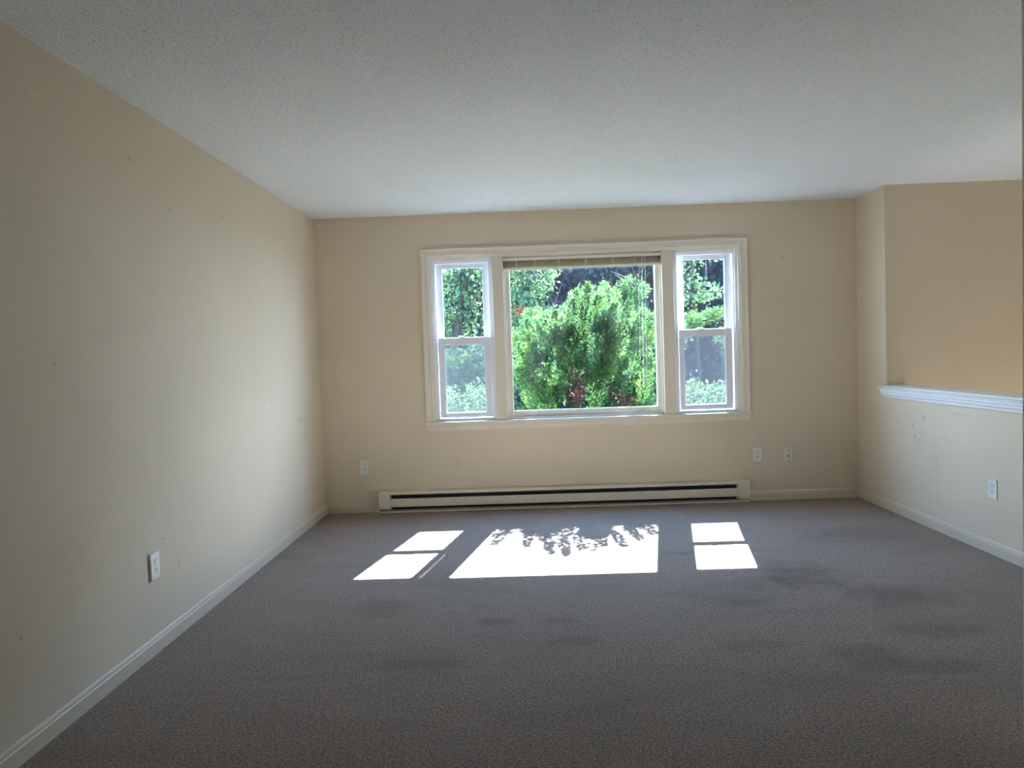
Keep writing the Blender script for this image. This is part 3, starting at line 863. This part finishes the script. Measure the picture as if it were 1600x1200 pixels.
def woody_plant(name, label, cat, base, trunk_pts, trunk_r, blobs, n_leaves, leaf_l, leaf_w, leaf_mat, group=None, bark='bark_grey', branches=14, check=False, flat=0.2):
    r = empty(name, base)
    tag(r, label, cat, group)
    nt = len(trunk_pts)
    puts(MB().tube(trunk_pts, [trunk_r * (1 - 0.7 * i / (nt - 1)) for i in range(nt)], 8).build('trunk' if cat == 'tree' else 'stem', M[bark], r, True), r)
    tpt = [Vector(p) for p in trunk_pts]
    for k in range(branches):
        c_, r_ = blobs[k % len(blobs)]
        i = random.randrange(max(0, nt - 3), nt - 1)
        a = tpt[i].lerp(tpt[i + 1], random.random())
        e = Vector(c_) + Vector([random.uniform(-.8, .8) * q for q in r_])
        mid_ = a.lerp(e, 0.5) + Vector((random.uniform(-.1, .1), random.uniform(-.1, .1), random.uniform(0, .15)))
        puts(MB().tube([a, mid_, e], [trunk_r * 0.35, trunk_r * 0.22, trunk_r * 0.06], 5).build('branch', M[bark], r, True), r)
    P = leaf_cloud(blobs, n_leaves)
    if check:
        P = P[shade_ok(P)]
    n = len(P)
    D = rng.normal(size=(n, 3)) + np.array([0, 0, -0.35])
    puts(leaves_mesh('foliage', P, D, rng.uniform(*leaf_l, n), rng.uniform(*leaf_w, n), M[leaf_mat], r, flat), r)
    return r

G = GROUND
# light green trees on the left
woody_plant('leafy_tree', 'light green leafy tree behind the left narrow window', 'tree', (0.70, 5.2, G),
            [(0.70, 5.2, G), (0.62, 5.2, 0.6), (0.66, 5.15, 1.6), (0.85, 5.2, 2.6), (0.95, 5.3, 3.4)], 0.10,
            [((0.45, 5.2, 2.2), (0.6, .6, .6)), ((1.05, 5.3, 2.3), (0.5, .6, .55)), ((0.8, 5.3, 3.0), (1.0, .8, .7)), ((0.3, 5.4, 1.5), (.55, .6, .5)), ((1.15, 5.6, 1.55), (.45, .5, .4)), ((0.0, 5.6, 2.6), (.7, .7, .8))],
            5200, (0.06, 0.11), (0.018, 0.034), 'leaf_light', 'light green trees on the left')
woody_plant('leafy_tree', 'pale green tree showing in upper left of the picture window', 'tree', (1.75, 5.0, G),
            [(1.75, 5.0, G), (1.72, 5.0, 0.6), (1.78, 5.0, 1.4), (1.8, 5.05, 2.2), (1.85, 5.1, 2.9)], 0.07,
            [((1.85, 5.0, 2.45), (0.42, .5, .42)), ((1.62, 4.7, 1.95), (0.40, .4, .30)), ((1.95, 4.8, 1.75), (0.30, .4, .25)), ((1.8, 5.0, 3.0), (.5, .5, .4)), ((1.5, 5.0, 1.4), (.4, .4, .35))],
            4200, (0.05, 0.09), (0.016, 0.028), 'leaf_light', 'light green trees on the left')
orr = [o for o in bpy.data.objects if o.name == 'leafy_tree.001'][0]
P = np.array([1.66, 4.28, 1.905]) + rng.normal(size=(70, 3)) * np.array([.045, .04, .03])
o = puts(leaves_mesh('orange_leaves', P, rng.normal(size=(70, 3)), rng.uniform(.03, .05, 70), rng.uniform(.012, .02, 70), M['leaf_orange'], orr), orr)
o['label'] = 'small cluster of orange leaves'
# bushes low on the left
woody_plant('garden_bush', 'bright green bush low in the left narrow window', 'shrub', (0.95, 3.2, G),
            [(0.95, 3.2, G), (0.95, 3.2, -0.2), (0.93, 3.2, 0.5), (0.95, 3.25, 1.0)], 0.03,
            [((0.80, 3.3, 1.05), (.35, .35, .36)), ((1.15, 3.3, 1.10), (.32, .35, .34)), ((0.95, 3.3, 0.4), (.6, .45, .55)), ((1.35, 3.4, 0.9), (.3, .3, .35))],
            4200, (0.04, 0.075), (0.014, 0.024), 'leaf_light', check=True)
woody_plant('garden_bush', 'pale silvery bush at the foot of the left narrow window', 'shrub', (0.95, 1.9, G),
            [(0.95, 1.9, G), (0.95, 2.0, -0.4), (0.97, 2.0, 0.2), (1.0, 2.0, 0.6)], 0.025,
            [((0.80, 2.0, 0.72), (.22, .3, .26)), ((1.16, 2.0, 0.72), (.24, .3, .28)), ((1.0, 1.9, 0.2), (.45, .42, .45))],
            3600, (0.03, 0.055), (0.010, 0.018), 'leaf_hedge', check=True)
# right-hand side
woody_plant('garden_bush', 'bright green bush at the foot of the right narrow window', 'shrub', (3.6, 1.6, G),
            [(3.6, 1.6, G), (3.6, 1.6, -0.4), (3.58, 1.6, 0.2), (3.6, 1.6, 0.6)], 0.025,
            [((3.45, 1.6, 0.72), (.22, .3, .24)), ((3.75, 1.6, 0.70), (.22, .3, .22)), ((3.6, 1.7, 0.2), (.5, .45, .45))],
            3800, (0.03, 0.06), (0.010, 0.018), 'leaf_hedge', check=True)
sp = empty('evergreen_shrub', (4.35, 2.4, G))
tag(sp, 'evergreen shrub whose spray crosses the right narrow window', 'shrub')
puts(MB().tube([(4.35, 2.4, G), (4.3, 2.35, 0.2), (4.15, 2.2, 1.1), (3.95, 2.0, 1.5), (3.70, 1.85, 1.66)], [.05, .045, .03, .02, .006], 6).build('stem', M['bark'], sp, True), sp)
Ps, Ds = [], []
for c_, r_, n_ in [((3.54, 1.8, 1.57), (0.15, .2, 0.12), 14), ((3.76, 1.8, 1.66), (0.14, .2, 0.07), 10), ((4.1, 2.2, 1.4), (.3, .3, .3), 20), ((4.3, 2.4, .6), (.4, .4, .6), 30)]:
    P, D = clump_plumes(c_, r_, n_, 80, 0.2, 0.05); Ps.append(P); Ds.append(D)
P = np.concatenate(Ps); D = np.concatenate(Ds); k = shade_ok(P); P, D = P[k], D[k]; n = len(P)
puts(leaves_mesh('foliage', P, D, rng.uniform(0.022, 0.05, n), rng.uniform(0.004, 0.009, n), M['conifer'], sp), sp)
woody_plant('leafy_tree', 'yellow-green sapling in the upper right narrow window', 'tree', (4.25, 4.2, G),
            [(4.25, 4.2, G), (4.2, 4.2, 0.6), (4.15, 4.15, 1.5), (4.1, 4.1, 2.2), (4.05, 4.1, 2.8)], 0.035,
            [((4.05, 4.1, 2.15), (.24, .3, .32)), ((4.25, 4.1, 2.05), (.3, .3, .16)), ((4.1, 4.2, 2.7), (.4, .4, .3)), ((3.9, 4.2, 1.5), (.2, .3, .2))],
            900, (0.045, 0.08), (0.018, 0.03), 'leaf_light')
# dark wood behind
spots = [(-1.5, 11.2, 6.2), (0.4, 10.4, 5.8), (2.3, 11.0, 6.4), (4.2, 10.4, 6.0), (6.1, 11.0, 6.3), (8.0, 10.6, 5.9)]
lab = ['dark tree furthest left in the wood, behind the left narrow window',
       'dark tree in gaps behind the leafy tree of the left narrow window',
       'blue-shaded tree above the evergreen in the middle of the picture window',
       'blue-shaded tree in the upper right corner of the picture window',
       'blue-shaded tree filling the top of the right narrow window',
       'dark tree furthest right in the wood, behind the right narrow window']
for i, (x, y, hgt) in enumerate(spots):
    woody_plant('shade_tree', lab[i], 'tree', (x, y, G),
                [(x, y, G), (x + .1, y, 1), (x - .05, y, 2.5), (x + .1, y, hgt - 1.2)], 0.16,
                [((x, y, 2.2), (1.3, .9, 1.5)), ((x - .5, y - .2, 3.6), (1.2, 1.0, 1.3)), ((x + .6, y + .1, 3.9), (1.2, 1.0, 1.3)), ((x, y + .2, hgt - 1.0), (1.1, 1.0, 1.0)), ((x + .2, y - .1, 0.4), (1.4, .9, 1.1))],
                9000, (0.11, 0.19), (0.04, 0.07), 'leaf_shaded', 'dark wood behind the garden', branches=8)
for i, x in enumerate((-5.5, -2.0, 1.5, 5.0, 8.5, 12.0)):
    woody_plant('wood_tree', 'tall dense tree standing far back behind the dark wood', 'tree', (x, 14.5, G),
                [(x, 14.5, G), (x, 14.5, 2), (x + .1, 14.5, 4.5), (x, 14.5, 6.5)], 0.25,
                [((x, 14.5, 1.2), (2.3, 1.0, 2.2)), ((x, 14.6, 4.4), (2.4, 1.1, 2.4)), ((x, 14.5, 6.8), (2.0, 1.2, 1.6))],
                14000, (0.15, 0.27), (0.06, 0.10), 'leaf_shaded', 'tall trees beyond the dark wood', branches=5)
